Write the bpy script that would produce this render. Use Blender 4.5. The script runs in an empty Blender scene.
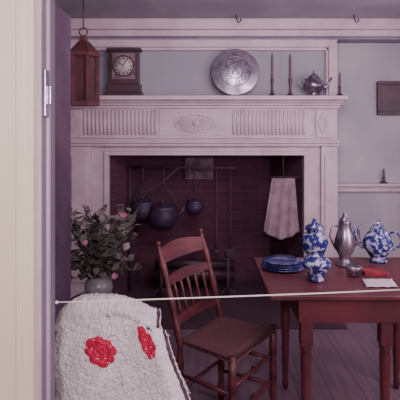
import bpy, math, random
from mathutils import Vector, Matrix, noise
random.seed(7)
S = bpy.context.scene
def lin(c):
    return tuple(((x/255)/12.92 if x/255<=0.04045 else ((x/255+0.055)/1.055)**2.4) for x in c)+(1,)
def mat(name, c1, c2=None, rough=0.6, metal=0.0, scale=8, bump=0.0, bscale=None, stretch=(1,1,1), kind='noise', lo=0.4, hi=0.6, spec=0.5):
    m=bpy.data.materials.new(name); m.use_nodes=True
    nt=m.node_tree; b=nt.nodes['Principled BSDF']
    b.inputs['Roughness'].default_value=rough; b.inputs['Metallic'].default_value=metal
    b.inputs['Specular IOR Level'].default_value=spec
    b.inputs['Base Color'].default_value=lin(c1)
    tc=nt.nodes.new('ShaderNodeTexCoord'); mp=nt.nodes.new('ShaderNodeMapping')
    mp.inputs['Scale'].default_value=stretch
    nt.links.new(tc.outputs['Object'],mp.inputs['Vector'])
    if c2:
        if kind=='noise':
            t=nt.nodes.new('ShaderNodeTexNoise'); t.inputs['Scale'].default_value=scale; t.inputs['Detail'].default_value=5
            out=t.outputs['Fac']
        elif kind=='voronoi':
            t=nt.nodes.new('ShaderNodeTexVoronoi'); t.inputs['Scale'].default_value=scale; out=t.outputs['Distance']
        nt.links.new(mp.outputs[0],t.inputs['Vector'])
        r=nt.nodes.new('ShaderNodeValToRGB')
        r.color_ramp.elements[0].position=lo; r.color_ramp.elements[0].color=lin(c1)
        r.color_ramp.elements[1].position=hi; r.color_ramp.elements[1].color=lin(c2)
        nt.links.new(out,r.inputs['Fac']); nt.links.new(r.outputs['Color'],b.inputs['Base Color'])
    if bump:
        n=nt.nodes.new('ShaderNodeTexNoise'); n.inputs['Scale'].default_value=bscale or scale*3
        nt.links.new(mp.outputs[0],n.inputs['Vector'])
        bp=nt.nodes.new('ShaderNodeBump'); bp.inputs['Strength'].default_value=bump; bp.inputs['Distance'].default_value=0.01
        nt.links.new(n.outputs['Fac'],bp.inputs['Height']); nt.links.new(bp.outputs['Normal'],b.inputs['Normal'])
    return m
def brickmat(name,c1,c2,mortar,rowh=0.07,w=0.2):
    m=bpy.data.materials.new(name); m.use_nodes=True; nt=m.node_tree; b=nt.nodes['Principled BSDF']
    b.inputs['Roughness'].default_value=0.9
    tc=nt.nodes.new('ShaderNodeTexCoord'); sx=nt.nodes.new('ShaderNodeSeparateXYZ'); cx=nt.nodes.new('ShaderNodeCombineXYZ')
    ad=nt.nodes.new('ShaderNodeMath'); ad.operation='ADD'
    nt.links.new(tc.outputs['Object'],sx.inputs[0]); nt.links.new(sx.outputs['X'],ad.inputs[0]); nt.links.new(sx.outputs['Y'],ad.inputs[1])
    nt.links.new(ad.outputs[0],cx.inputs['X']); nt.links.new(sx.outputs['Z'],cx.inputs['Y'])
    br=nt.nodes.new('ShaderNodeTexBrick'); br.inputs['Scale'].default_value=1
    br.inputs['Color1'].default_value=lin(c1); br.inputs['Color2'].default_value=lin(c2); br.inputs['Mortar'].default_value=lin(mortar)
    br.inputs['Brick Width'].default_value=w; br.inputs['Row Height'].default_value=rowh; br.inputs['Mortar Size'].default_value=0.006
    nt.links.new(cx.outputs[0],br.inputs['Vector']); nt.links.new(br.outputs['Color'],b.inputs['Base Color'])
    return m
class M:
    def __init__(s): s.v=[]; s.f=[]; s.mi=[]; s.sm=[]; s.xf=None
    def add(s,vs,fs,mi=0,sm=True):
        o=len(s.v)
        for v in vs:
            v=Vector(v)
            s.v.append(s.xf@v if s.xf else v)
        for f in fs: s.f.append(tuple(i+o for i in f)); s.mi.append(mi); s.sm.append(sm)
    def box(s,x0,x1,y0,y1,z0,z1,mi=0):
        s.add([(x0,y0,z0),(x1,y0,z0),(x1,y1,z0),(x0,y1,z0),(x0,y0,z1),(x1,y0,z1),(x1,y1,z1),(x0,y1,z1)],
              [(0,3,2,1),(4,5,6,7),(0,1,5,4),(1,2,6,5),(2,3,7,6),(3,0,4,7)],mi,False)
    def lathe(s,prof,c=(0,0,0),seg=28,mi=0,sx=1,sy=1,sm=True):
        vs=[];fs=[];n=len(prof)
        for r,z in prof:
            for k in range(seg):
                a=2*math.pi*k/seg; vs.append((c[0]+sx*max(r,1e-4)*math.cos(a),c[1]+sy*max(r,1e-4)*math.sin(a),c[2]+z))
        for i in range(n-1):
            for k in range(seg):
                k2=(k+1)%seg; fs.append((i*seg+k,i*seg+k2,(i+1)*seg+k2,(i+1)*seg+k))
        s.add(vs,fs,mi,sm)
    def tube(s,pts,rad,seg=10,mi=0,flat=1.0):
        pts=[Vector(p) for p in pts]; n=len(pts)
        if not hasattr(rad,'__len__'): rad=[rad]*n
        vs=[];fs=[]
        up=None
        for i,p in enumerate(pts):
            t=(pts[min(i+1,n-1)]-pts[max(i-1,0)]).normalized()
            if up is None:
                up=Vector((0,0,1)) if abs(t.z)<0.9 else Vector((1,0,0))
            a=(up-t*up.dot(t)).normalized(); b=t.cross(a); up=a
            for k in range(seg):
                q=2*math.pi*k/seg
                vs.append(p+(a*math.cos(q)+b*math.sin(q)*flat)*rad[i])
        for i in range(n-1):
            for k in range(seg):
                k2=(k+1)%seg; fs.append((i*seg+k,i*seg+k2,(i+1)*seg+k2,(i+1)*seg+k))
        fs.append(tuple(reversed(range(seg)))); fs.append(tuple(range((n-1)*seg,n*seg)))
        s.add(vs,fs,mi)
    def turned(s,a,b,prof,seg=12,mi=0):
        a=Vector(a);b=Vector(b)
        s.tube([a.lerp(b,t) for t,r in prof],[r for t,r in prof],seg,mi)
    def sphere(s,c,r,mi=0,seg=12,sz=1):
        s.lathe([(r*math.sin(math.pi*i/8),-r*sz*math.cos(math.pi*i/8)) for i in range(9)],c,seg,mi)
    def obj(s,name,mats,parent=None,bevel=0):
        me=bpy.data.meshes.new(name); me.from_pydata([tuple(v) for v in s.v],[],s.f)
        for m in (mats if isinstance(mats,(list,tuple)) else [mats]): me.materials.append(m)
        for p,mi,sm in zip(me.polygons,s.mi,s.sm): p.material_index=mi; p.use_smooth=sm
        me.update()
        o=bpy.data.objects.new(name,me); S.collection.objects.link(o)
        if parent: o.parent=parent
        if bevel:
            bv=o.modifiers.new('bevel','BEVEL'); bv.width=bevel; bv.segments=2; bv.limit_method='ANGLE'
        return o
def empty(name,loc=(0,0,0),rz=0):
    e=bpy.data.objects.new(name,None); e.location=loc; e.rotation_euler=(0,0,rz); e.empty_display_size=.1
    S.collection.objects.link(e); return e

# ---------- materials
wallm=mat('blue_plaster',(150,146,158),(158,153,166),rough=.85,scale=2.2,bump=.15,bscale=30)
wallr=mat('mottled_plaster',(158,154,164),(182,172,178),rough=.9,scale=1.6,bump=.2,bscale=25,lo=.42,hi=.68)  # plaster with a paler tone mixed in at random by noise
trim=mat('painted_trim',(188,164,176),(200,178,188),rough=.55,scale=6,bump=.05,bscale=60)
cream=mat('cream_paint',(228,214,194),(234,222,204),rough=.6,scale=3)
ceilm=mat('ceiling_plaster',(152,142,160),(168,158,172),rough=.9,scale=2,bump=.1)
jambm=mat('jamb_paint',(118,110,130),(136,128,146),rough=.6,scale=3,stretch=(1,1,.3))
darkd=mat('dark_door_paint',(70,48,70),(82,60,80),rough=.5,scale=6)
floorm=mat('floor_boards',(108,84,100),(118,94,108),rough=.75,scale=5,stretch=(6,.5,1))
gapm=mat('floor_gap',(94,72,88),rough=.8)
brick=brickmat('sooty_brick',(84,44,64),(76,38,58),(88,52,70))
hearth=brickmat('hearth_tile',(76,48,62),(68,42,58),(58,38,52),.1,.2)
wood=mat('red_brown_wood',(98,42,50),(74,32,42),rough=.42,scale=6,stretch=(1,1,5))
twood=mat('cherry_table_wood',(98,44,54),(78,36,46),rough=.45,scale=5,stretch=(1,7,1))
dwood=mat('dark_wood',(74,42,54),(56,32,46),rough=.45,scale=6)
rush=mat('rush_seat',(94,54,60),(74,42,52),rough=.9,scale=40,stretch=(1,6,1))
iron=mat('black_iron',(64,40,56),(74,50,66),rough=.7,metal=0,scale=10)
pewter=mat('pewter',(196,184,200),(156,144,166),rough=.34,metal=.8,scale=12)
silver=mat('tarnished_silver',(166,152,166),(100,88,106),rough=.3,metal=.8,scale=14)
wool=mat('white_wool',(250,244,246),(238,228,234),rough=.95,scale=25,bump=.9,bscale=120)
redw=mat('red_wool',(230,46,92),(196,30,72),rough=.95,scale=60,bump=.8,bscale=150)
darkw=mat('dark_wool',(74,52,68),(100,78,92),rough=.95,scale=60)
cobalt=mat('blue_white_porcelain',(36,42,104),(176,172,202),rough=.15,scale=38,lo=.50,hi=.60)
cobaltd=mat('blue_porcelain',(40,44,100),(104,102,152),rough=.15,scale=28,lo=.5,hi=.65)
leaf=mat('leaf',(74,70,68),(100,92,90),rough=.55,scale=14)
leaf2=mat('pale_leaf',(122,106,110),(90,82,84),rough=.55,scale=14)
pinkp=mat('pink_petal',(150,84,112),(176,116,140),rough=.6,scale=20)
potm=mat('stoneware',(150,144,152),(116,110,124),rough=.3,scale=10)
linen=mat('linen',(150,128,138),(132,108,120),rough=.95,scale=12,bump=.3,bscale=90)
wax=mat('candle_wax',(96,72,84),rough=.5)
white=mat('white_paper',(190,178,192),rough=.8)
ropem=mat('white_cord',(236,228,226),rough=.8)
lanm=mat('lantern_wood',(104,54,62),(82,42,50),rough=.5,scale=8)
glass=mat('lantern_glass',(90,56,66),(74,46,56),rough=.15,scale=5)
dial=mat('clock_dial',(190,176,176),(160,148,152),rough=.5,scale=12)
pict=mat('picture_paper',(84,56,66),(62,42,54),rough=.5,scale=7)
redcl=mat('red_cloth',(136,36,54),(110,28,44),rough=.9,scale=20)
ash=mat('stone_plaque',(136,108,122),(96,74,90),rough=.9,scale=12)
kiron=mat('kettle_iron',(54,36,58),(62,46,78),rough=.5,metal=0,scale=8)

# ---------- room
def boxobj(name,args,m,bevel=0):
    a=M()
    for q in (args if isinstance(args[0],(tuple,list)) else [args]): a.box(*q)
    return a.obj(name,m,None,bevel)
boxobj('floor',(-2.2,2.4,-1.5,4.15,-.05,0),floorm)
a=M()
for i in range(24):
    x=-2.1+i*.19; a.box(x,x+.004,1.37,4.1,0,.001)
a.obj('trim_floor_gaps',gapm)
boxobj('ceiling',(-2.2,2.4,1.2,4.5,2.46,2.56),ceilm)
boxobj('wall_left',(-2.3,-2.2,1.2,4.5,0,2.46),wallm)
boxobj('wall_right',(2.4,2.5,1.2,4.5,0,2.46),wallr)
boxobj('wall_back',[(-2.2,-1.12,4.30,4.5,0,2.46),(1.17,2.4,4.30,4.5,0,2.46),(-1.12,1.17,4.87,4.95,0,2.46)],wallr)
boxobj('wall_front',[(-2.2,-.49,1.2,1.35,0,2.46),(.70,2.4,1.2,1.35,0,2.46),(-.49,.70,1.2,1.35,2.13,2.46)],cream)
# doorway
a=M()
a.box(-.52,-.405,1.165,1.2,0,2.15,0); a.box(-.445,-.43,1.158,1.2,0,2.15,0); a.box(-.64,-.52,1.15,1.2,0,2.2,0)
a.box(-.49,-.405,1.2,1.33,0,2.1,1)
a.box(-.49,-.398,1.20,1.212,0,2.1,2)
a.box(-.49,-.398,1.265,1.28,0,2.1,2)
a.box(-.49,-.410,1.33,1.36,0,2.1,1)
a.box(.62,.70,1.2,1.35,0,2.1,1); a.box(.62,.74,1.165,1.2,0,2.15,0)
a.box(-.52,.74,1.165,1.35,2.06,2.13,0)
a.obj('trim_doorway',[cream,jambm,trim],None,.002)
# open door leaf inside the room
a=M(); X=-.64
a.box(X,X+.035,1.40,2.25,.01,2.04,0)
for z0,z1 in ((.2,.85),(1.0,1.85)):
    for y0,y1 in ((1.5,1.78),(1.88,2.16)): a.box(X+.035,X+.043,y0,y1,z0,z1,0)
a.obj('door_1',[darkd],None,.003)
a=M(); a.box(-.405,-.394,1.225,1.262,1.54,1.66); a.box(-.396,-.384,1.235,1.25,1.57,1.62); a.obj('door_latch',pewter,None,.002)
# cornice and wall trim
a=M()
a.box(-2.2,2.4,4.05,4.30,2.37,2.46); a.box(-2.2,2.4,4.08,4.30,2.315,2.37); a.box(-2.2,2.4,4.12,4.30,2.295,2.315,1)
a.obj('trim_cornice',[trim,jambm],None,.006)
a=M(); a.box(1.17,2.4,4.22,4.30,1.02,1.045); a.box(1.17,2.4,4.26,4.30,.97,1.02); a.obj('trim_rail',trim,None,.003)
a=M(); a.box(1.17,2.4,4.27,4.30,0,.16); a.obj('baseboard_back',trim,None,.003)
boxobj('wall_chimney_breast',[(-1.12,-.78,4.15,4.87,0,2.46),(.89,1.17,4.15,4.87,0,2.46),(-.78,.89,4.15,4.87,1.30,2.46)],wallm)
# fireplace interior
fp=empty('fireplace')
a=M()
def slab(p,q,z0,z1):
    a.add([(p[0],p[1],z0),(q[0],q[1],z0),(q[0],q[1],z1),(p[0],p[1],z1)],[(0,1,2,3)],0,False)
slab((-.775,4.16),(-.60,4.80),0,1.30); slab((-.60,4.80),(.70,4.80),0,1.30); slab((.70,4.80),(.885,4.16),0,1.30)
a.add([(-.775,4.16,1.295),(.885,4.16,1.295),(.70,4.8,1.295),(-.6,4.8,1.295)],[(0,1,2,3)],0,False)
a.obj('firebox_brick',brick,fp)
a=M(); a.box(-.78,.89,4.15,4.86,0,.012); a.box(-1.05,1.12,3.65,4.15,0,.012); a.obj('hearth',hearth,fp)
a=M(); a.box(-.15,.13,4.77,4.80,1.03,1.25); a.box(-.12,.10,4.755,4.77,1.05,1.22)
for k in range(4): a.box(-.10,.08,4.748,4.755,1.07+.04*k,1.075+.04*k)
a.obj('stone_plaque',ash,fp,.004)
# mantelpiece
mp=empty('fireplace_mantel')
a=M()
for x0,x1 in ((-1.12,-.93),(1.03,1.17)):
    a.box(x0,x1,4.08,4.15,0,1.379)
    a.box(x0-.0,x1+.0,4.06,4.15,0,.16)
    a.box(x0+.03,x1-.03,4.07,4.08,.22,1.30)
a.box(-.93,-.82,4.11,4.15,0,1.38); a.box(.93,1.03,4.11,4.15,0,1.38)
a.box(-.82,-.78,4.095,4.15,0,1.30); a.box(.89,.93,4.095,4.15,0,1.30)
a.box(-.82,.93,4.11,4.15,1.335,1.38); a.box(-.82,.93,4.095,4.15,1.30,1.335)
a.box(-1.13,1.18,4.06,4.15,1.38,1.405); a.box(-1.145,1.195,4.04,4.15,1.405,1.425); a.box(-1.13,1.18,4.06,4.15,1.425,1.44)
a.box(-1.12,1.17,4.09,4.15,1.44,1.72)
a.box(-1.14,1.18,4.055,4.15,1.70,1.725); a.box(-1.15,1.19,4.03,4.15,1.725,1.745); a.box(-1.16,1.20,4.00,4.15,1.745,1.765)
a.box(-1.17,1.215,3.94,4.15,1.765,1.80)
a.obj('surround',trim,mp,.004)
a=M()
def flutes(x0,x1,n):
    w=(x1-x0)/n
    for i in range(n):
        xc=x0+(i+.5)*w
        a.tube([(xc,4.09,1.475),(xc,4.09,1.672)],w*.33,8)
        a.sphere((xc,4.09,1.675),w*.33,0,8)
flutes(-1.0,-.36,19); flutes(.27,.90,19)
a.box(-1.02,.92,4.078,4.09,1.685,1.70); a.box(-1.02,.92,4.078,4.09,1.448,1.46)
a.obj('fluting',trim,mp)
a=M()
a.box(-.345,.255,4.08,4.09,1.455,1.69)
a.box(-.33,.24,4.074,4.08,1.468,1.478);a.box(-.33,.24,4.074,4.08,1.668,1.678)
pts=[(-.045+.17*math.cos(t*math.pi/20),4.078,1.573+.075*math.sin(t*math.pi/20)) for t in range(41)]
a.tube(pts,.007,6)
for t in range(20):
    q=t*math.pi/10; a.tube([(-.045+.04*math.cos(q),4.078,1.573+.02*math.sin(q)),(-.045+.15*math.cos(q),4.078,1.573+.064*math.sin(q))],[.003,.009],6)
a.sphere((-.045,4.078,1.573),.02)
for xc in (-1.065,1.04):
    a.box(xc-.055,xc+.055,4.075,4.09,1.455,1.69)
    for (p,q) in (((0,.085),(.035,0)),((.035,0),(0,-.085)),((0,-.085),(-.035,0)),((-.035,0),(0,.085))):
        a.tube([(xc+p[0],4.073,1.573+p[1]),(xc+q[0],4.073,1.573+q[1])],.005,6)
a.obj('carved_panels',trim,mp,.002)
a=M()
a.box(-1.12,1.17,4.09,4.15,2.225,2.29); a.box(-1.12,1.17,4.11,4.15,2.20,2.225)
a.box(1.10,1.17,4.09,4.15,1.80,2.225); a.box(1.08,1.10,4.11,4.15,1.80,2.225)
a.box(-1.12,-1.05,4.09,4.15,1.80,2.225)
a.obj('overmantel_frame',trim,mp,.004)

# ---------- mantel items
e=empty('mantel_clock',(-.635,4.04,1.801))
a=M(); a.box(-.155,.155,-.06,.05,0,.03); a.box(-.14,.14,-.05,.05,.03,.10); a.box(-.125,.125,-.045,.045,.10,.375)
a.box(-.145,.145,-.055,.05,.375,.40)
a.obj('case',dwood,e,.005)
a=M(); a.box(-.095,.095,-.05,-.045,.14,.355); a.obj('dial_plate',ash,e)
a=M(); a.lathe([(0.001,0),(.082,0),(.082,.004),(0.001,.004)],seg=32)
o=a.obj('dial',dial,e); o.rotation_euler=(math.radians(90),0,0); o.location=(0,-.05,.248)
a=M()
a.tube([(.083*math.cos(t*math.pi/16),-.056,.248+.083*math.sin(t*math.pi/16)) for t in range(33)],.005,6)
for t in range(12):
    q=t*math.pi/6; a.tube([(.055*math.cos(q),-.056,.248+.055*math.sin(q)),(.072*math.cos(q),-.056,.248+.072*math.sin(q))],.0045,5)
a.tube([(0,-.058,.248),(.02,-.058,.293)],.003,5); a.tube([(0,-.058,.248),(-.035,-.058,.273)],.003,5)
a.obj('dial_marks',dwood,e)
e=empty('pewter_plate',(.295,4.0,1.801)) 
a=M(); a.lathe([(0.001,.012),(.12,.010),(.135,.000),(.15,-.008),(.198,-.012),(.205,-.008),(.198,-.004),(.15,.002),(.125,.020),(0.001,.022)],seg=48)
o=a.obj('dish',pewter,e); o.rotation_euler=(math.radians(80),0,0); o.location=(0,.03,.206)
a=M()
a.tube([(.125*math.cos(t*math.pi/20),.008+.17*.125*math.sin(t*math.pi/20),.206+.125*math.sin(t*math.pi/20)) for t in range(41)],.004,6)
a.tube([(.06*math.cos(t*math.pi/12),.008+.17*.06*math.sin(t*math.pi/12),.206+.06*math.sin(t*math.pi/12)) for t in range(25)],.004,6)
for k in range(9):
    q=k*math.pi*2/9; x,z=.09*math.cos(q),.09*math.sin(q)
    a.tube([(x+.018*math.cos(t*math.pi/4),.008+.17*(z+.018*math.sin(t*math.pi/4)),.206+z+.018*math.sin(t*math.pi/4)) for t in range(9)],.003,5)
a.tube([(-.03,.006,.18),(0,.008,.235),(.03,.006,.18)],.005,5)
a.obj('engraved_rosette',silver,e)
def candle(x,y,z,h,name='candlestick',r=1.0):
    e=empty(name,(x,y,z)); a=M()
    a.lathe([(.035*r,0),(.036*r,.006),(.02*r,.014),(.009*r,.03),(.014*r,.045),(.008*r,.06),(.012*r,h*.35),(.016*r,h*.38),(.012*r,h*.4),(0.001,h*.4)],seg=16); a.obj('holder',dwood,e)
    a=M(); a.lathe([(.011*r,h*.39),(.0095*r,h*.9),(.006*r,h*.96),(0.001,h)],seg=10); a.obj('candle',wax,e)
candle(.605,4.02,1.801,.36); candle(.755,4.02,1.801,.36); candle(1.17,4.02,1.801,.20)
def teapot(name,loc,sc,rz,m,lidm=None,tall=1.0):
    e=empty(name,loc,rz); a=M(); s=sc; T=tall
    a.lathe([(0.001,0),(.045*s,0),(.048*s,.008*s),(.035*s,.018*s),(.05*s,.03*s*T),(.078*s,.065*s*T),(.08*s,.09*s*T),(.06*s,.12*s*T),(.04*s,.135*s*T),(.042*s,.14*s*T),(.03*s,.155*s*T),(.012*s,.168*s*T),(.006*s,.175*s*T),(.012*s,.185*s*T),(0.001,.195*s*T)],seg=26)
    a.obj('body',m,e)
    a=M(); a.tube([(.07*s,0,.06*s*T),(.10*s,0,.075*s*T),(.115*s,0,.11*s*T),(.135*s,0,.14*s*T)],[.016*s,.012*s,.008*s,.007*s],8); a.obj('spout',m,e)
    a=M(); a.tube([(-.05*s,0,.125*s*T),(-.09*s,0,.135*s*T),(-.115*s,0,.11*s*T),(-.11*s,0,.075*s*T),(-.075*s,0,.055*s*T)],.006*s,8); a.obj('handle',m,e)
    return e
teapot('pewter_teapot',(.955,4.03,1.801),1.12,0,silver)
for x,y in ((.30,3.95),(1.27,3.95)):
    a=M(); a.tube([(x,y,2.46),(x,y,2.43),(x+.02,y,2.40),(x+.035,y,2.42),(x+.03,y,2.435)],.006,6); a.obj('ceiling_hook',iron)
e=empty('framed_picture',(1.75,4.27,1.80))
a=M(); w,h=.17,.15
a.box(-w,w,-.015,.03,-h,-h+.03);a.box(-w,w,-.015,.03,h-.03,h);a.box(-w,-w+.03,-.015,.03,-h+.03,h-.03);a.box(w-.03,w,-.015,.03,-h+.03,h-.03); a.obj('frame',dwood,e,.004)
a=M(); a.box(-w+.03,w-.03,0,.01,-h+.03,h-.03); a.obj('print',pict,e)
candle(1.63,4.258,1.046,.13,r=1.0)

# ---------- lantern
e=empty('hanging_lantern',(-.85,3.5,1.69))
a=M()
a.lathe([(0.001,0),(.118,0),(.118,.03),(.11,.03),(0.001,.031)],seg=6,sm=False)
a.lathe([(0.001,.35),(.11,.35),(.125,.36),(.125,.38),(.04,.47),(.03,.475),(.03,.50),(0.001,.51)],seg=6,sm=False)
for k in range(6):
    q=k*math.pi/3; x,y=.105*math.cos(q),.105*math.sin(q); a.box(x-.011,x+.011,y-.011,y+.011,.03,.355)
a.tube([(.03*math.cos(t*math.pi/8),0,.54+.03*math.sin(t*math.pi/8)) for t in range(17)],.005,6)
a.tube([(0,0,.565),(0,0,.77)],.005,6)
a.obj('frame',lanm,e)
a=M(); a.lathe([(.095,.03),(.095,.35)],seg=6,sm=False); a.obj('panes',glass,e)

# ---------- chairs
def chair(name,loc,rz,H=.95,hw=.19,d=.34,wm=wood,lean=.13,spindles=5):
    e=empty(name,loc,rz); a=M()
    for s in (-1,1):
        pts=[];rad=[]
        for i in range(30):
            z=H*i/29; x=0 if z<.45 else -lean*((z-.45)/(H-.45))**1.1
            r=.017+.003*math.sin(i*1.3)
            if i>27: r=.012
            pts.append((x,s*hw,z)); rad.append(r)
        a.tube(pts,rad,12); a.sphere((-lean,s*hw,H+.008),.014)
    a.obj('back_posts',wm,e)
    a=M()
    for s in (-1,1):
        a.turned((d,s*(hw+.02),0),(d,s*(hw+.02),.475),[(0,.012),(.05,.018),(.1,.014),(.3,.019),(.34,.014),(.38,.02),(.6,.02),(.64,.014),(.68,.021),(1,.018)])
    a.obj('front_legs',wm,e)
    a=M(); hw2=hw+.02
    for z in (.16,.30):
        a.turned((d,-hw2,z+.03),(d,hw2,z+.03),[(0,.007),(.2,.011),(.45,.009),(.5,.018),(.55,.009),(.8,.011),(1,.007)])
        for s in (-1,1): a.turned((0,s*hw,z),(d,s*hw2,z),[(0,.007),(.5,.012),(1,.007)])
    a.turned((0,-hw,.22),(0,hw,.22),[(0,.007),(.5,.011),(1,.007)])
    a.obj('stretchers',wm,e)
    def bx(z): return -lean*(max(z-.45,0)/(H-.45))**1.1
    a=M(); N=14
    def slat(z0,z1,arch,bow=.02):
        vs=[];fs=[]
        for i in range(N+1):
            u=i/N; y=-hw+2*hw*u; b=-bow*math.sin(math.pi*u); ar=arch*math.sin(math.pi*u)
            for (z,t) in ((z0,-.006),(z1+ar,-.006),(z1+ar,.006),(z0,.006)): vs.append((bx(z)+b+t,y,z))
        for i in range(N):
            for k in range(4):
                fs.append((i*4+k,i*4+(k+1)%4,(i+1)*4+(k+1)%4,(i+1)*4+k))
        fs+= [(0,1,2,3),(N*4+3,N*4+2,N*4+1,N*4)]
        a.add(vs,fs,0,False)
    slat(H-.09,H-.025,.02); slat(H-.20,H-.165,.015); slat(.53,.565,.008)
    a.obj('slats',wm,e)
    a=M()
    for i in range(spindles):
        u=(i+1)/(spindles+1); y=-hw+2*hw*u; b=-.02*math.sin(math.pi*u)
        a.turned((bx(.55)+b,y,.55),(bx(H-.18)+b,y,H-.18),[(0,.006),(.25,.010),(.5,.006),(.75,.010),(1,.006)],8)
    a.obj('spindles',wm,e)
    a=M(); n=14; vs=[];fs=[]
    for side,zz in ((0,.478),(1,.445)):
        for i in range(n+1):
            for j in range(n+1):
                u=i/n;v=j/n; w=(hw-.005)+.03*u
                dip=-.012*math.sin(math.pi*u)*math.sin(math.pi*v) if side==0 else 0
                x=-.005+(d+.02)*u; y=(2*v-1)*w
                edge=max(abs(2*u-1),abs(2*v-1))
                z=zz+dip-(0.012 if edge>.99 and side==0 else 0)
                vs.append((x,y,z))
    L=(n+1)**2
    for i in range(n):
        for j in range(n):
            q=i*(n+1)+j; fs.append((q,q+n+1,q+n+2,q+1)); fs.append((L+q,L+q+1,L+q+n+2,L+q+n+1))
    for i in range(n):
        for (p,q) in ((i,i+1),(n*(n+1)+i,n*(n+1)+i+1),(i*(n+1),(i+1)*(n+1)),(i*(n+1)+n,(i+1)*(n+1)+n)):
            fs.append((p,q,L+q,L+p))
    a.add(vs,fs); a.obj('seat',rush,e)
    return e
chair('dining_chair',(.01,2.54,0),math.atan2(-.56,.83),H=.92,lean=.14,d=.31,hw=.195)
chair('dining_chair',(-.325,1.86,0),math.radians(90),H=.84,hw=.15,lean=.10)

# ---------- blanket
XL=-.508
def bl(u,w):
    zt=.90-.07*max(0,(u-.5)/.5)**2-.07*max(0,(.3-u)/.3)**2
    R=.045
    if w<0: t=-w; y=1.775+.2*t; z=zt-R-t; tt=t
    elif w<=1: q=math.pi*w; y=1.73+R*math.cos(q); z=zt-R+R*math.sin(q); tt=0
    else: t=w-1; y=1.685-.06*t; z=zt-R-t; tt=t+R
    W=.355+.38*tt
    x=XL+u*W+.006*math.sin(tt*30)*(1 if u<.5 else .5)
    y+=.014*math.sin(u*9+1+tt*5)*min(tt*4,1)
    if u>.9: y+= .9*(u-.9)*.5
    if u<.08: y+=(.08-u)*.4
    return Vector((x,y,z))
ws=[-.30+.30*i/30 for i in range(30)]+[i/14 for i in range(14)]+[1+.45*i/130 for i in range(131)]
nu=130; vs=[]
def nrm(u,w):
    e=1e-3; e2=1e-3 if w<0 or w>1 else .01
    d1=bl(u+e,w)-bl(u-e,w); d2=bl(u,w+e2)-bl(u,w-e2); n=d1.cross(d2).normalized()
    if n.y>0 and w>1: n=-n
    if w<=1 and n.z<0 and w>0: n=-n
    if w<=0 and n.y<0: n=-n
    return n
for w in ws:
    for i in range(nu+1):
        u=i/nu; p=bl(u,w); n=nrm(u,w)
        q=p*60; dd=noise.voronoi(q)[0][0]
        p=p+n*(.004*(1-min(dd*1.3,1))+.0025*noise.noise(p*160)+.004)
        vs.append(p)
a=M(); L=nu+1
for j in range(len(ws)-1):
    for i in range(nu):
        u=i/nu; mi=0
        if .955<u<.985: mi=1
        a.f.append((j*L+i,j*L+i+1,(j+1)*L+i+1,(j+1)*L+i)); a.mi.append(mi); a.sm.append(True)
a.v=[Vector(v) for v in vs]
e=empty('crocheted_blanket')
o=a.obj('afghan_cloth',[wool,darkw],e); sd=o.modifiers.new('s','SOLIDIFY'); sd.thickness=.008; sd.offset=-1
a=M()
for k in range(420):
    w=1+random.random()*.43; u=random.choice([0,0,0,random.random()*.06,1])
    p=bl(u,w); dr=Vector((-1 if u<.5 else 1,random.uniform(-.6,.3),random.uniform(-.9,.5))).normalized()
    l=random.uniform(.008,.022); a.tube([p,p+dr*l*.6,p+dr*l+Vector((0,0,-.006))],[.0016,.0014,.0008],4)
for k in range(260):
    u=random.random(); w=random.uniform(.3,.9); p=bl(u,w)+Vector((0,-.004,.006)); dr=Vector((random.uniform(-.6,.6),random.uniform(-.6,.4),1)).normalized()
    l=random.uniform(.006,.016); a.tube([p,p+dr*l*.6,p+dr*l],[.0016,.0014,.0008],4)
a.obj('wool_fringe',wool,e)
red=M(); dk=M()
def flower(u,w,size,squash=1.0):
    K=12; R0=64
    def P(r,ang,lift):
        uu=min(max(u+r*math.cos(ang)/.4*squash,0.005),.995); ww=max(w-r*math.sin(ang),1.002)
        return bl(uu,ww)+nrm(uu,ww)*lift
    vs=[P(0,0,.022)];fs=[]
    for k in range(1,K+1):
        for j in range(R0):
            ang=2*math.pi*j/R0
            rim=size*(1+.12*abs(math.cos(4*ang))+.06*math.sin(3*ang+.7)+.06*math.sin(2*ang+w*9))
            f=k/K
            lift=.0175+.003*math.cos(f*19)+.0015*f*math.cos(8*ang)
            if k==K: lift=.004
            vs.append(P(rim*f,ang,lift))
    for j in range(R0): fs.append((0,1+j,1+(j+1)%R0))
    for k in range(K-1):
        for j in range(R0):
            p=1+k*R0; fs.append((p+j,p+R0+j,p+R0+(j+1)%R0,p+(j+1)%R0))
    red.add(vs,fs)
    for ang in (.785,2.356,3.927,5.498):
      for da,rr in ((-.22,1.16),(.22,1.16),(0,1.32)):
        cc=P(size*rr,ang+da,.009); n=nrm(u,w); s0=len(dk.v)
        dk.sphere(tuple(cc),size*.16,seg=8)
        for idx in range(s0,len(dk.v)):
            d=dk.v[idx]-cc; dk.v[idx]=cc+d-n*d.dot(n)*.6
flower(.40,1.115,.048); flower(.82,1.058,.052,squash=.55); flower(.90,1.285,.042,squash=.6)
red.obj('red_flowers',redw,e); dk.obj('dark_leaves',darkw,e)

# ---------- cord
a=M(); P=[(-.40,1.33,1.028),(-.33,1.33,1.030),(-.2,1.33,1.034),(.086,1.33,1.044),(.33,1.33,1.053),(.62,1.33,1.066)]
a.tube(P,.0022,8); a.sphere((-.397,1.33,1.028),.005); a.obj('barrier_rope',ropem)

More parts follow.
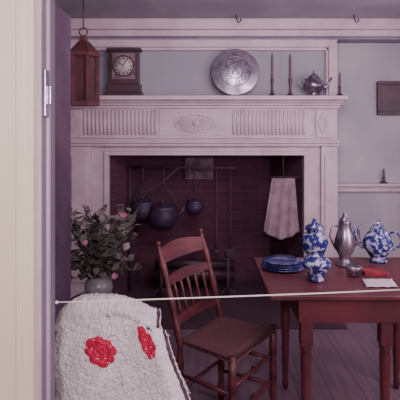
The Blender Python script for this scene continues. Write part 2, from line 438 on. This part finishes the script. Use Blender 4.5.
# ---------- table
e=empty('drop_leaf_table')
a=M(); a.box(.32,1.30,2.2,2.88,.725,.75); a.obj('top',twood,e,.006)
a=M(); a.box(.46,1.18,2.235,2.255,.61,.725);a.box(.46,1.18,2.82,2.84,.61,.725);a.box(.46,.48,2.255,2.82,.61,.725);a.box(1.16,1.18,2.255,2.82,.61,.725)
a.obj('apron',twood,e,.003)
a=M()
for x,y in ((.50,2.265),(1.15,2.265),(.50,2.81),(1.15,2.81),(.875,2.27)):
    a.box(x-.028,x+.028,y-.028,y+.028,.50,.72)
    a.turned((x,y,0),(x,y,.52),[(0,.012),(.06,.02),(.1,.016),(.5,.022),(.85,.027),(.9,.022),(.93,.03),(.96,.024),(1,.028)],14)
a.obj('legs',twood,e)

# ---------- table ware
ZT=.751
def vaseobj(name,loc,prof,m,seg=30,k=1.0):
    e=empty(name,loc); a=M(); a.lathe([(r*k,z*k) for r,z in prof],seg=seg); a.obj('body',m,e); return e
vaseobj('ginger_jar',(.64,2.68,ZT),[(0.001,0),(.045,0),(.05,.012),(.035,.03),(.045,.055),(.065,.10),(.078,.14),(.07,.18),(.045,.20),(.045,.215),(.056,.215),(.052,.235),(.02,.255),(.012,.262),(.015,.275),(0.001,.283)],cobalt,k=.95)
vaseobj('porcelain_bowl',(.585,2.42,ZT),[(0.001,0),(.038,0),(.04,.012),(.034,.018),(.055,.05),(.075,.085),(.078,.10),(.072,.10),(.06,.115),(.02,.128),(.01,.14),(0.001,.145)],cobalt,k=.98)
ee=vaseobj('coffee_pot',(.815,2.70,ZT),[(0.001,0),(.05,0),(.052,.01),(.03,.025),(.03,.05),(.052,.09),(.058,.13),(.045,.18),(.032,.22),(.036,.235),(.028,.26),(.01,.275),(.014,.29),(0.001,.30)],silver)
a=M(); a.tube([(.05,0,.11),(.08,0,.14),(.075,0,.2),(.095,0,.23)],[.013,.01,.008,.006],8); a.tube([(-.035,0,.22),(-.075,0,.22),(-.085,0,.16),(-.05,0,.09)],.006,8); a.obj('spout_and_handle',silver,ee)
teapot('porcelain_teapot',(1.03,2.78,ZT),1.08,math.radians(160),cobalt,tall=1.22)
vaseobj('sugar_bowl',(.80,2.50,ZT),[(0.001,0),(.03,0),(.03,.01),(.04,.03),(.045,.05),(.04,.055),(.03,.03),(0.001,.02)],silver)
e=empty('plate_stack',(.455,2.64,ZT)); a=M()
for k in range(4):
    z=k*.011; r=.118-.004*k
    a.lathe([(0.001,z),(.06,z),(.075,z+.004),(r,z+.012),(r,z+.015),(.07,z+.009),(0.001,z+.008)],seg=36)
a.obj('plates',cobaltd,e)
a=M(); n=10
vs=[(.80+.15*i/n+.02*j/n,2.31+.12*j/n,.755+.004*abs(math.sin(i*.9+j*.5))) for i in range(n+1) for j in range(n+1)]
a.add(vs,[(i*(n+1)+j,(i+1)*(n+1)+j,(i+1)*(n+1)+j+1,i*(n+1)+j+1) for i in range(n) for j in range(n)])
o=a.obj('napkin',white); o.modifiers.new('s','SOLIDIFY').thickness=.003
a=M(); a.box(.86,.98,2.50,2.58,.7505,.768,0); a.box(.862,.982,2.502,2.578,.755,.764,1); a.obj('red_book',[redcl,white],None,.002)

# ---------- plant on side table
e=empty('side_table',(-.56,2.65,0)); a=M()
a.lathe([(0.001,.555),(.15,.555),(.16,.565),(.16,.575),(.15,.58),(0.001,.58)],seg=32)
a.lathe([(.03,.12),(.035,.2),(.018,.26),(.03,.36),(.035,.42),(.018,.5),(.03,.555)],seg=16)
for k in range(3):
    q=k*2.094+.5; a.tube([(.0,0,.17),(.1*math.cos(q),.1*math.sin(q),.13),(.18*math.cos(q),.18*math.sin(q),.03),(.21*math.cos(q),.21*math.sin(q),.014)],[.02,.018,.014,.013],8)
a.obj('pedestal',dwood,e)
e=empty('potted_plant',(-.56,2.65,.58)); a=M()
a.lathe([(0.001,0),(.05,0),(.065,.02),(.078,.06),(.075,.09),(.06,.115),(.064,.125),(.07,.13),(.06,.13),(.055,.11),(0.001,.105)],seg=28); a.obj('pot',potm,e)
st=M(); lf=M()
for k in range(110):
    ang=random.random()*6.283; sp=random.uniform(.02,.23); h=random.uniform(.02,.42)
    b=Vector((random.uniform(-.03,.03),random.uniform(-.03,.03),.10)); t=Vector((sp*math.cos(ang),sp*math.sin(ang),.1+h))
    mid=b.lerp(t,.5)+Vector((0,0,.04)); st.tube([b,mid,t],[.003,.0025,.0015],5)
    for j in range(9):
        f=.25+.75*j/8; p=b.lerp(mid,f*2) if f<.5 else mid.lerp(t,f*2-1)
        d=Vector((random.uniform(-1,1),random.uniform(-1,1),random.uniform(-.3,.7))).normalized(); l=random.uniform(.035,.065)
        sd=d.cross(Vector((random.uniform(-1,1),random.uniform(-1,1),1))).normalized()*l*.36; up=d.cross(sd).normalized()*l*.1
        o0=[p,p+d*l*.3+sd*.8,p+d*l*.65+sd,p+d*l-up*2,p+d*l*.65-sd,p+d*l*.3-sd*.8,p+d*l*.5+up]
        rr=random.random()
        lf.add(o0,[(0,1,6),(1,2,6),(2,3,6),(3,4,6),(4,5,6),(5,0,6)],0 if rr<.82 else (1 if rr<.98 else 2))
st.obj('stems',leaf,e); lf.obj('leaves',[leaf,leaf2,pinkp],e)

# ---------- fireplace furnishings
e=empty('fireplace_crane'); a=M()
a.tube([(-.66,4.5,.012),(-.66,4.5,1.2)],.014,8); a.tube([(-.66,4.5,1.17),(.35,4.4,1.17)],.012,8); a.tube([(-.66,4.5,.75),(-.2,4.45,1.17)],.010,8)
for x,zz in ((-.53,1.0),(-.34,.98),(-.05,.95),(.15,.8),(.28,.7)): a.tube([(x,4.45,1.18),(x,4.45,zz+.05),(x+.012,4.45,zz+.03),(x,4.45,zz)],.007,6)
a.tube([(.15,4.45,.82),(.15,4.45,.5),(.15,4.44,.42)],.008,6); a.sphere((.15,4.43,.40),.045,sz=.5)
a.tube([(.28,4.45,.72),(.28,4.45,.42)],.008,6); a.box(.23,.33,4.44,4.455,.33,.42)
a.obj('iron_arm',iron,e)
def kettle(x,y,z,s):
    e=empty('iron_kettle',(x,y,z)); a=M()
    a.lathe([(0.001,-.16*s),(.07*s,-.155*s),(.11*s,-.11*s),(.12*s,-.05*s),(.10*s,0),(.105*s,.012*s),(.09*s,.02*s),(.03*s,.04*s),(.012*s,.05*s),(.015*s,.06*s),(0.001,.065*s)],seg=24)
    a.tube([(.105*s*math.cos(t*math.pi/12),0,.16*s*math.sin(t*math.pi/12)) for t in range(13)],.005,6)
    a.tube([(.10*s,0,-.07*s),(.15*s,0,-.03*s),(.17*s,0,.02*s)],[.018*s,.013*s,.01*s],8)
    a.obj('kettle_body',kiron,e)
kettle(-.53,4.45,.84,1.0); kettle(-.34,4.40,.80,1.15); kettle(-.05,4.45,.85,.7)
a=M()
for s in (-.35,.25):
    a.tube([(s,4.3,.012),(s,4.3,.38)],.014,8); a.sphere((s,4.3,.40),.028); a.tube([(s,4.3,.12),(s,4.7,.12),(s,4.7,.012)],.012,8)
    a.tube([(s-.08,4.28,.022),(s-.04,4.3,.08),(s,4.3,.1),(s+.04,4.3,.08),(s+.08,4.28,.022)],.010,8)
a.obj('andirons',iron)
a=M()
for i,(y,z,r) in enumerate(((4.42,.185,.05),(4.54,.18,.048),(4.48,.265,.045))):
    a.tube([(-.42,y,z),(-.1,y+.01,z+.005),(.32,y-.01,z)],[r,r*1.05,r*.95],12)
a.obj('firewood_logs',dwood)
a=M(); n=30; vs=[]
for j in range(n+1):
    t=j/n
    for i in range(n+1):
        u=i/n; w=.10+.055*t; x=.72+(2*u-1)*w-.015*t; y=4.10+.012*math.sin(u*20+t*2)*(.3+t)
        z=1.10-.46*t-(.07*t*(1-abs(2*u-1)**1.5))
        vs.append((x,y+.05,z))
a.add(vs,[(j*(n+1)+i,j*(n+1)+i+1,(j+1)*(n+1)+i+1,(j+1)*(n+1)+i) for j in range(n) for i in range(n)])
ee=empty('hanging_linen_cloth'); o=a.obj('cloth',linen,ee); o.modifiers.new('s','SOLIDIFY').thickness=.004
a=M(); a.tube([(.60,4.15,1.11),(.885,4.15,1.11)],.006,8); a.tube([(.72,4.15,1.11),(.72,4.15,1.295)],.004,6); a.obj('rod',iron,ee)

# ---------- lights
def light(name,kind,loc,energy,color,size=.2,tgt=None):
    d=bpy.data.lights.new(name,kind); d.energy=energy; d.color=color
    if kind=='AREA': d.size=size
    else: d.shadow_soft_size=size
    o=bpy.data.objects.new(name,d); o.location=loc; S.collection.objects.link(o)
    if tgt: o.rotation_euler=(Vector(tgt)-Vector(loc)).to_track_quat('-Z','Y').to_euler()
light('camera_flash','POINT',(.12,.0,1.70),84,(1,.87,.88),.06)
light('room_fill','AREA',(.4,2.0,2.35),36,(1,.88,.94),.9,(.2,4.3,2.0))  # added overhead fill aimed at the back wall, no fixture modelled
light('side_fill','AREA',(2.2,2.9,1.7),10,(.95,.86,.98),1.2,(0,3.6,1.2))  # soft fill added from the right to lift the blacks, no window there
light('firebox_fill','AREA',(1.75,1.6,1.4),26,(1,.76,.88),.9,(-.1,4.7,.7))  # extra pink fill out of view, added to brighten the dark firebox
w=bpy.data.worlds.new('w'); S.world=w; w.use_nodes=True
w.node_tree.nodes['Background'].inputs[0].default_value=(.62,.44,.52,1); w.node_tree.nodes['Background'].inputs[1].default_value=.8
cd=bpy.data.cameras.new('cam'); cd.sensor_width=36; cd.lens=480/400*36; cd.shift_y=-.17
c=bpy.data.objects.new('cam',cd); c.location=(0,0,1.5); c.rotation_euler=(math.radians(90),0,0); S.collection.objects.link(c); S.camera=c
